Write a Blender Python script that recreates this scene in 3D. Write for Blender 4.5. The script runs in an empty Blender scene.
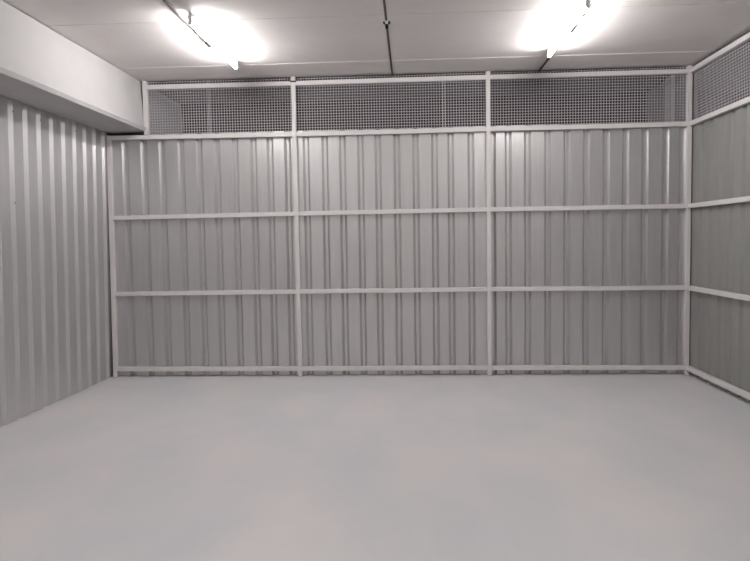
import bpy, bmesh, math, random
from mathutils import Vector, Matrix

SC = bpy.context.scene
COL = SC.collection
random.seed(4)

# ------------------------------------------------------------------ camera
def cam_basis(p, y, r):
    f = Vector((math.sin(y) * math.cos(p), math.cos(y) * math.cos(p), math.sin(p)))
    rt = Vector((math.cos(y), -math.sin(y), 0))
    up = rt.cross(f)
    return f, rt * math.cos(r) + up * math.sin(r), -rt * math.sin(r) + up * math.cos(r)

F, R, U = cam_basis(-0.0605, -0.0541, -0.0153)
cd = bpy.data.cameras.new('camera')
cam = bpy.data.objects.new('camera', cd)
COL.objects.link(cam)
M = Matrix((R, U, -F)).transposed().to_4x4()
M.translation = Vector((-2.5132, -6.2038, 1.2722))
cam.matrix_world = M
cd.sensor_fit = 'HORIZONTAL'
cd.sensor_width = 36.0
cd.lens = 668.1 / 750 * 36.0
cd.clip_start = 0.05
SC.camera = cam

# ------------------------------------------------------------------ world, exposure
w = bpy.data.worlds.new('world'); SC.world = w; w.use_nodes = True
w.node_tree.nodes['Background'].inputs[0].default_value = (0.5, 0.5, 0.55, 1)
w.node_tree.nodes['Background'].inputs[1].default_value = 0.02
SC.view_settings.view_transform = 'Standard'
SC.view_settings.look = 'None'
SC.view_settings.gamma = 1
SC.view_settings.use_curve_mapping = False
SC.view_settings.exposure = 0.0
TUBE_POWER = 155.0

# ------------------------------------------------------------------ materials
def mat(name, col, rough=0.6, metal=0.0, noise=0.0, nscale=4.0, stretch=(1, 1, 1), bump=0.0, bscale=40.0,
        col2=None, spec=0.5):
    m = bpy.data.materials.new(name); m.use_nodes = True
    nt = m.node_tree; b = nt.nodes['Principled BSDF']
    b.inputs['Base Color'].default_value = (*col, 1)
    b.inputs['Roughness'].default_value = rough
    b.inputs['Metallic'].default_value = metal
    b.inputs['Specular IOR Level'].default_value = spec
    tc = nt.nodes.new('ShaderNodeTexCoord')
    if noise or col2:
        mp = nt.nodes.new('ShaderNodeMapping'); mp.inputs['Scale'].default_value = stretch
        n = nt.nodes.new('ShaderNodeTexNoise'); n.inputs['Scale'].default_value = nscale
        n.inputs['Detail'].default_value = 5
        r = nt.nodes.new('ShaderNodeValToRGB')
        c2 = col2 or tuple(c * (1 - noise) for c in col)
        r.color_ramp.elements[0].position = 0.3; r.color_ramp.elements[0].color = (*c2, 1)
        r.color_ramp.elements[1].position = 0.7; r.color_ramp.elements[1].color = (*col, 1)
        nt.links.new(tc.outputs['Object'], mp.inputs[0]); nt.links.new(mp.outputs[0], n.inputs['Vector'])
        nt.links.new(n.outputs['Fac'], r.inputs[0]); nt.links.new(r.outputs[0], b.inputs['Base Color'])
    if bump:
        n2 = nt.nodes.new('ShaderNodeTexNoise'); n2.inputs['Scale'].default_value = bscale
        n2.inputs['Detail'].default_value = 4
        bp = nt.nodes.new('ShaderNodeBump'); bp.inputs['Strength'].default_value = bump
        bp.inputs['Distance'].default_value = 0.01
        nt.links.new(tc.outputs['Object'], n2.inputs['Vector'])
        nt.links.new(n2.outputs['Fac'], bp.inputs['Height']); nt.links.new(bp.outputs[0], b.inputs['Normal'])
    return m

M_FLOOR = mat('painted_floor', (0.68, 0.645, 0.645), 0.55, noise=0.09, nscale=1.3, bump=0.08, bscale=9,
              col2=(0.575, 0.585, 0.605), stretch=(1.3, .8, 1))
M_CEIL = mat('painted_concrete', (0.79, 0.752, 0.735), 0.8, noise=0.06, nscale=2.5, bump=0.10, bscale=14, spec=0.2)
M_BEAM = mat('white_beam_paint', (0.51, 0.495, 0.497), 0.75, noise=0.05, nscale=5, bump=0.15, bscale=18, spec=0.25)
M_ZINC = mat('galvanised_sheet', (0.61, 0.602, 0.606), 0.35, 0.72, noise=0.07, nscale=6, stretch=(9, 9, 0.35), bump=0.04, bscale=12)
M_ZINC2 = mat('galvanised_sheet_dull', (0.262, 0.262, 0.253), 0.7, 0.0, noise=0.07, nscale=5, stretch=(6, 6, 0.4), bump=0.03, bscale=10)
M_TUBE = mat('white_painted_steel', (0.72, 0.69, 0.685), 0.45, noise=0.05, nscale=12)
M_WIRE = mat('zinc_wire', (0.66, 0.63, 0.66), 0.6, 0.0)
M_COND = mat('grey_conduit', (0.07, 0.062, 0.058), 0.7, 0.0, spec=0.2)
M_DARK = mat('dark_plastic', (0.014, 0.013, 0.013), 0.8, spec=0.1)
M_TIE = mat('dark_tie_wire', (0.05, 0.05, 0.05), 0.7)
M_WHITE = mat('white_enamel', (0.8, 0.8, 0.8), 0.4)
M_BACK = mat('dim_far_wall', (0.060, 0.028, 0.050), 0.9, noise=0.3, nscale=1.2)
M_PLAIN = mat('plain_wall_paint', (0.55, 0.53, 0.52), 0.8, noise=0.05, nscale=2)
M_SLAB_DARK = mat('dark_concrete', (0.13, 0.12, 0.12), 0.9, noise=0.2, nscale=3)
M_DULL = mat('dull_grey_wall', (0.30, 0.29, 0.29), 0.9, noise=0.1, nscale=3)
M_RUST = mat('screw_head', (0.12, 0.10, 0.09), 0.6, 0.4)

def emis(name, col, s):
    m = bpy.data.materials.new(name); m.use_nodes = True
    b = m.node_tree.nodes['Principled BSDF']
    b.inputs['Base Color'].default_value = (0.9, 0.9, 0.9, 1)
    b.inputs['Emission Color'].default_value = (*col, 1)
    b.inputs['Emission Strength'].default_value = s
    return m
M_GLOW = emis('lit_tube', (1.0, 0.972, 0.96), TUBE_POWER)
M_GLOW_DIM = emis('lit_tube_dimmer', (1.0, 0.972, 0.96), TUBE_POWER * 0.90)  # same tube colour with a slightly weaker emission

# ------------------------------------------------------------------ mesh helpers
def add_box(bm, a, b):
    vs = [bm.verts.new((x, y, z)) for x in (a[0], b[0]) for y in (a[1], b[1]) for z in (a[2], b[2])]
    for f in ((0, 1, 3, 2), (4, 6, 7, 5), (0, 4, 5, 1), (2, 3, 7, 6), (0, 2, 6, 4), (1, 5, 7, 3)):
        bm.faces.new([vs[i] for i in f])

def add_bar(bm, p0, p1, w, h, up=(0, 0, 1)):
    """rectangular bar between two points, w across, h along 'up'"""
    p0, p1 = Vector(p0), Vector(p1); d = (p1 - p0).normalized(); u = Vector(up)
    s = d.cross(u).normalized(); u = s.cross(d).normalized()
    r = []
    for p in (p0, p1):
        r.append([bm.verts.new(p + s * a * w / 2 + u * b * h / 2) for a, b in ((-1, -1), (1, -1), (1, 1), (-1, 1))])
    for i in range(4):
        j = (i + 1) % 4; bm.faces.new((r[0][i], r[0][j], r[1][j], r[1][i]))
    bm.faces.new(r[0][::-1]); bm.faces.new(r[1])

def add_tube(bm, p0, p1, rad, n=16):
    p0, p1 = Vector(p0), Vector(p1); d = (p1 - p0).normalized()
    s = d.orthogonal().normalized(); u = d.cross(s)
    r = [[bm.verts.new(p + (s * math.cos(2 * math.pi * k / n) + u * math.sin(2 * math.pi * k / n)) * rad)
          for k in range(n)] for p in (p0, p1)]
    for i in range(n):
        j = (i + 1) % n; f = bm.faces.new((r[0][i], r[0][j], r[1][j], r[1][i])); f.smooth = True
    bm.faces.new(r[0][::-1]); bm.faces.new(r[1])

def obj(name, bm, m, parent=None, bevel=0.0):
    bmesh.ops.recalc_face_normals(bm, faces=bm.faces)
    me = bpy.data.meshes.new(name); bm.to_mesh(me); bm.free()
    me.materials.append(m)
    o = bpy.data.objects.new(name, me); COL.objects.link(o)
    if parent is not None:
        o.parent = parent
        o.matrix_parent_inverse = Matrix.Translation(-parent.location)
    if bevel:
        md = o.modifiers.new('bevel', 'BEVEL'); md.width = bevel; md.segments = 2; md.limit_method = 'ANGLE'
    return o

def structure(o): o['kind'] = 'structure'; return o

def thing(name, label, cat, loc=(0, 0, 0), group=None):
    o = bpy.data.objects.new(name, None); COL.objects.link(o); o.location = loc
    o.empty_display_size = 0.1
    o['label'] = label; o['category'] = cat
    if group: o['group'] = group
    return o

# ------------------------------------------------------------------ dimensions
H = 2.79                    # ceiling height
YB = 1.1                    # far end of the space beyond the mesh
YF = -8.6                   # wall behind the camera
XR = 1.3                    # far side of the neighbouring bay
XL = -5.34                  # left corner

# ------------------------------------------------------------------ floor and ceiling
bm = bmesh.new(); add_box(bm, (-5.62, YF, -0.12), (XR, YB, 0)); structure(obj('floor', bm, M_FLOOR))

# ceiling: concrete slab cast in strips, with a small step in front of the back wall and a narrow joint
bm = bmesh.new()
prof = [(YF, H), (-4.6, H), (-4.597, H + .006), (-4.591, H + .006), (-4.588, H),
        (-1.600, H), (-1.598, H + .005), (-1.593, H + .005), (-1.591, H),
        (-0.445, H), (-0.438, H - .004), (0.030, H - .004), (0.030, H + .15), (YF, H + .15)]
a = [bm.verts.new((-5.62, y, z)) for y, z in prof]; b = [bm.verts.new((0.030, y, z)) for y, z in prof]
for i in range(len(prof)):
    j = (i + 1) % len(prof); bm.faces.new((a[i], a[j], b[j], b[i]))
bm.faces.new(a); bm.faces.new(b[::-1])
structure(obj('ceiling', bm, M_CEIL))
# darker concrete over the spaces on the other side of the mesh
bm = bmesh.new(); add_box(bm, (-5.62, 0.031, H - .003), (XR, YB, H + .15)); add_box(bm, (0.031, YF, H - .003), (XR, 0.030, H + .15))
structure(obj('ceiling_beyond', bm, M_SLAB_DARK))

# concrete beam over the left wall, running on past the mesh
bm = bmesh.new()
prof = [(-5.040, H - .0005), (-5.60, H - .0005), (-5.60, 2.320), (-4.975, 2.318), (-4.958, 2.345), (-4.966, 2.351), (-4.985, 2.362), (-5.012, H - .007), (-5.040, H - .007)]
n = 44
rings = []
for k in range(n + 1):
    y = YF + (YB - YF) * k / n
    rings.append([bm.verts.new((x + (random.uniform(-.002, .002) if 3 <= i <= 7 else 0), y,
                                z + (random.uniform(-.002, .002) if 3 <= i <= 5 else 0)))
                  for i, (x, z) in enumerate(prof)])
for k in range(n):
    for i in range(len(prof)):
        j = (i + 1) % len(prof)
        bm.faces.new((rings[k][i], rings[k][j], rings[k + 1][j], rings[k + 1][i]))
bm.faces.new(rings[0]); bm.faces.new(rings[-1][::-1])
bmesh.ops.recalc_face_normals(bm, faces=bm.faces)
o = structure(obj('ceiling_beam', bm, M_BEAM))

# walls that close the space
bm = bmesh.new(); add_box(bm, (-5.62, YF - .15, 0), (XR, YF, H)); structure(obj('wall_front', bm, M_PLAIN))
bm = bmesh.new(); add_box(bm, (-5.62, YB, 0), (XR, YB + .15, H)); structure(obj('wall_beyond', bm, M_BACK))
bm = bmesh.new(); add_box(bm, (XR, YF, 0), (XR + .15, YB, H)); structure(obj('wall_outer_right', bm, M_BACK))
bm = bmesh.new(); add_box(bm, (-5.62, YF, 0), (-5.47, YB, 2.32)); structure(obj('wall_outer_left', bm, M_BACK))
bm = bmesh.new(); add_box(bm, (0.0, 0.09, 0), (0.10, YB, H - .004)); structure(obj('wall_divider', bm, M_DULL))
bm = bmesh.new(); add_box(bm, (-0.03, 0.37, 0), (0.0, 0.53, H - .004)); structure(obj('trim_1', bm, M_PLAIN))

# ------------------------------------------------------------------ corrugated cladding
OPEN, BOT, DEP = 0.032, 0.011, 0.026     # half opening, half bottom, depth of a groove

def profile(grooves, s0, s1):
    """offset profile of a sheet: wide pans at 0, narrow grooves at depth DEP"""
    p = [(s0, 0.0)]
    for g in grooves:
        if g - OPEN > s0 and g + OPEN < s1:
            # a shallow stiffening swage in the middle of each pan precedes each groove
            p += [(g - OPEN, 0.0), (g - BOT, DEP), (g + BOT, DEP), (g + OPEN, 0.0)]
    p.append((s1, 0.0))
    return p

def sheet(name, grooves, s0, s1, z0, z1, place, m, parent, lap=0.0):
    """place(s, d, z) -> world point; d is depth away from the room"""
    bm = bmesh.new(); p = profile(grooves, s0, s1); T = 0.0012
    cols = []
    for s, d in p:
        cols.append([bm.verts.new(place(s, d + lap, z)) for z in (z0, z1)])
    back = []
    for s, d in p:
        back.append([bm.verts.new(place(s, d + lap + T, z)) for z in (z0, z1)])
    for i in range(len(p) - 1):
        bm.faces.new((cols[i][0], cols[i + 1][0], cols[i + 1][1], cols[i][1]))
        bm.faces.new((back[i][1], back[i + 1][1], back[i + 1][0], back[i][0]))
        for k in (0, 1):
            bm.faces.new((cols[i][k], cols[i + 1][k], back[i + 1][k], back[i][k]))
    for i in (0, -1):
        bm.faces.new((cols[i][0], cols[i][1], back[i][1], back[i][0]))
    return obj(name, bm, m, parent)

def clad(wall, grooves, s_start, s_end, z0, z1, place, m, per=6):
    """one wall: an empty that holds overlapping corrugated sheets"""
    grooves = sorted(grooves)
    i = 0; k = 0; start = s_start
    while i < len(grooves):
        grp = grooves[i:i + per]
        nxt = i + per
        end = s_end if nxt >= len(grooves) else (grooves[nxt - 1] + grooves[nxt]) / 2 + 0.012
        sheet('corrugated_sheet', grp, start, end, z0, z1 + (0.004 if k % 2 else 0), place, m, wall,
              lap=0.0 if k % 2 else 0.0018)
        start = end - 0.035; i = nxt; k += 1

def wall_root(name, loc):
    o = bpy.data.objects.new(name, None); COL.objects.link(o); o.location = loc; o['kind'] = 'structure'
    return o

GB = [-5.192, -5.012, -4.838, -4.655, -4.482, -4.315, -4.142, -3.968, -3.812, -3.647,
      -3.474, -3.298, -3.135, -2.967, -2.805, -2.631, -2.457, -2.284, -2.136, -1.951,
      -1.755, -1.612, -1.437, -1.255, -1.082, -0.908, -0.730, -0.558, -0.386, -0.203, -0.044 - .012]
wb = wall_root('wall_back', (-2.67, 0.03, 0))
clad(wb, GB, -5.376, 0.010, 0.004, 2.292, lambda s, d, z: (s, 0.0225 + d, z), M_ZINC)

GR = [-(0.018 + 0.0) - 0.185 * k for k in range(46)]
GR = [g for g in GR if g > YF + .1]
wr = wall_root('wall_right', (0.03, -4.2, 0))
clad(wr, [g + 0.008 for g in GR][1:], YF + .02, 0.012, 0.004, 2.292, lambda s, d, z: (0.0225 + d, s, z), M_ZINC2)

GL = [-0.088 - 0.1795 * k for k in range(48)]
GL = [g for g in GL if g > YF + .1]
wl = wall_root('wall_left', (-5.4, -4.2, 0))
clad(wl, GL, YF + .02, 0.018, 0.003, 2.316, lambda s, d, z: (-5.392 + 0.045 * z / 2.3 - d, s, z), M_ZINC)

# small dark screw heads in the left wall sheets
for y, z in ((-0.60, 2.235), (-1.14, 2.232), (-1.50, 2.23), (-1.86, 2.23), (-1.50, 1.58), (-2.4, 2.23)):
    x = -5.392 + 0.045 * z / 2.3
    bm = bmesh.new(); add_tube(bm, (x - .001, y, z), (x + .004, y, z), .005, 10)
    obj('screw', bm, M_RUST, wl)

# ------------------------------------------------------------------ steel frames
T = 0.040; h = T / 2
PX = [(-5.352, -5.322), (-3.567, -3.574), (-1.794, -1.796), (-0.008, -0.010)]   # foot x, head x
def px(i, z): a, b = PX[i]; return a + (b - a) * z / 2.75
RZ = {0: [2.724, 2.722, 2.728, 2.731], 1: [2.265, 2.258, 2.263, 2.266], 2: [1.517, 1.528, 1.536, 1.535],
      3: [0.796, 0.800, 0.803, 0.797], 4: [0.076, 0.071, 0.071, 0.064]}
fr = thing('steel_frame', 'white painted steel tube frame with three bays across the corrugated back wall', 'frame',
           (-2.67, 0, 0))
for i in range(4):
    top = 2.288 if i == 0 else H - .008
    bm = bmesh.new()
    add_bar(bm, (px(i, 0), 0, 0.0), (px(i, top), 0, top), T, T, (0, 1, 0))
    obj('post', bm, M_TUBE, fr, 0.003)
bm = bmesh.new(); add_bar(bm, (-4.966, 0, 2.286), (-4.968, 0, H - .008), T, T, (0, 1, 0))
obj('post', bm, M_TUBE, fr, 0.003)
for r in range(5):
    for i in range(3):
        z0, z1 = RZ[r][i], RZ[r][i + 1]
        x0, x1 = px(i, z0) + h - .001, px(i + 1, z1) - h + .001
        if r == 0 and i == 0: x0 = -4.968 + h - .001
        bm = bmesh.new(); add_bar(bm, (x0, 0.001, z0), (x1, 0.001, z1), T - .002, T, (0, 0, 1))
        obj('rail', bm, M_TUBE, fr, 0.003)

def wire_mesh(name, s0, s1, z0, z1, place, parent, pitch=0.0250, wd=0.0036):
    bm = bmesh.new()
    n = int((s1 - s0) / pitch)
    for k in range(n + 1):
        s = s0 + k * pitch
        add_bar(bm, place(s, 0, z0), place(s, 0, z1), wd, wd * .6, tuple(Vector(place(0, 1, 0)) - Vector(place(0, 0, 0))))
    m_ = int((z1 - z0) / pitch)
    for k in range(m_ + 1):
        z = z0 + k * pitch
        add_bar(bm, place(s0, wd * .6, z), place(s1, wd * .6, z), wd * .6, wd, (0, 0, 1))
    return obj(name, bm, M_WIRE, parent)
pb = lambda s, d, z: (s, 0.0235 + d, z)
pr = lambda s, d, z: (0.0235 + d, s, z)
wire_mesh('wire_mesh', -4.945, -4.362, 2.297, H - .009, pb, fr)
wire_mesh('wire_mesh', -4.384, -2.180, 2.297, H - .009, lambda s, d, z: (s, 0.0300 + d, z), fr)
wire_mesh('wire_mesh', -2.205, -0.03, 2.297, H - .009, pb, fr)
# dark wire tie round the top of the second post
bm = bmesh.new()
for z in (2.732, 2.739):
    for a_, b_ in (((-3.598, -.024), (-3.549, -.024)), ((-3.598, -.024), (-3.598, .021)), ((-3.549, -.024), (-3.549, .021))):
        add_bar(bm, (*a_, z), (*b_, z), .006, .006)
obj('wire_tie', bm, M_TIE, fr)['label'] = 'dark wire tie'

fs = thing('steel_frame', 'white painted steel tube frame running along the darker corrugated right wall', 'frame',
           (0, -4.2, 0))
YP = [-2.15, -4.25, -6.35, YF + .03]
for y in YP:
    bm = bmesh.new(); add_bar(bm, (0, y, 0), (0, y, H - .001), T, T, (0, 1, 0)); obj('post', bm, M_TUBE, fs, .003)
ends = [-h] + YP
for r, z in enumerate((2.731, 2.266, 1.535, 0.797, 0.064)):
    for i in range(4):
        y0 = ends[i] - (0.001 if i == 0 else h); y1 = ends[i + 1] + h
        bm = bmesh.new(); add_bar(bm, (0.001, y0, z), (0.001, y1, z), T - .002, T, (0, 0, 1)); obj('rail', bm, M_TUBE, fs, .003)
wire_mesh('wire_mesh', -2.20, -0.024, 2.297, H - .009, pr, fs)
wire_mesh('wire_mesh', -4.40, -2.21, 2.297, H - .009, pr, fs)
wire_mesh('wire_mesh', YF + .03, -4.41, 2.297, H - .009, pr, fs)

# ------------------------------------------------------------------ conduits on the ceiling
def conduit(x, y0, y1, label, clamps, couplings=(), rad=0.0085):
    t = thing('conduit', label, 'conduit', (x, (y0 + y1) / 2, H - rad), 'conduits along the ceiling')
    bm = bmesh.new()
    def zz(y): return (H if y < -.45 else H - .004) - rad
    pts = [(x, q, H - rad - .0075) for q in (y0, y1)]
    add_tube(bm, pts[0], pts[1], rad, 12)
    obj('pipe', bm, M_COND, t)
    for y in clamps:
        bm = bmesh.new()
        add_box(bm, (x - .024, y - .03, H - .004), (x + .024, y + .03, H))
        w2 = .007 if y > -2 and x != -2.662 else .002
        add_box(bm, (x - rad - w2, y - .05, H - 2 * rad - .010 - w2), (x + rad + w2, y + .05, H - .003))
        obj('clamp', bm, M_DARK, t, .002)
    for y in couplings:
        bm = bmesh.new(); add_tube(bm, (x, y - .04, H - rad - .0075), (x, y + .04, H - rad - .0075), rad + .003, 12)
        obj('coupling', bm, M_WHITE, t)['label'] = 'white coupling'
    return t
conduit(-4.020, YF, -1.09, 'thin grey conduit leading to the left ceiling lamp', (-1.13, -2.9, -4.6, -6.4))
conduit(-1.335, YF, 0.012, 'thin grey conduit running past the right ceiling lamp to the mesh', (-1.22, -2.9, -4.6, -6.4))
conduit(-2.662, YF, 0.012, 'thin dark conduit down the middle of the ceiling between both lamps', (-1.43, -3.1, -5.2), (-1.50,))

# ------------------------------------------------------------------ fluorescent lamps
def lamp(x, y, side, label, glow):
    """y is the far end; side is +1/-1 for where the clips hang"""
    L = 1.19
    t = thing('fluorescent_lamp', label, 'lamp', (x, y - L / 2, H), 'fluorescent tube lamps on the ceiling')
    bm = bmesh.new()
    add_box(bm, (x - .014, y - L + .02, H - .022), (x + .014, y - .02, H)); obj('base', bm, M_WHITE, t, .003)
    for yy, s in ((y, -1), (y - L, 1)):
        bm = bmesh.new()
        add_box(bm, (x - .013, min(yy, yy + s * .022), H - .080), (x + .013, max(yy, yy + s * .022), H))
        obj('lamp_holder', bm, M_WHITE, t, .004)
    bm = bmesh.new(); add_tube(bm, (x, y - .022, H - .062), (x, y - L + .022, H - .062), .013, 14)
    obj('tube', bm, glow, t)
    for yy in (y - L + .10,):
        bm = bmesh.new()
        add_bar(bm, (x - side * .036, yy, H - .004), (x - side * .022, yy + .035, H - .050), .010, .014)
        add_bar(bm, (x - side * .022, yy + .035, H - .050), (x - side * .016, yy + .085, H - .074), .010, .012)
        add_box(bm, (x - side * .030 - .009, yy - .03, H - .010), (x - side * .030 + .009, yy + .02, H))
        obj('clip', bm, M_DARK, t)['label'] = 'dark clip'
    return t
lamp(-3.950, -0.585, 1, 'lit fluorescent tube on the ceiling left of the middle conduit', M_GLOW)
lamp(-1.385, -0.660, -1, 'lit fluorescent tube on the ceiling right of the middle conduit', M_GLOW_DIM)
for y, where in ((-3.90, 'just ahead of the camera'), (-7.00, 'near the rear wall')):  # unseen lamps, added to raise the overall light level of the room
    lamp(-3.950, y, 1, 'added unseen fluorescent tube on the left side of the ceiling, ' + where, M_GLOW_DIM)
    lamp(-1.385, y, -1, 'added unseen fluorescent tube on the right side of the ceiling, ' + where, M_GLOW_DIM)
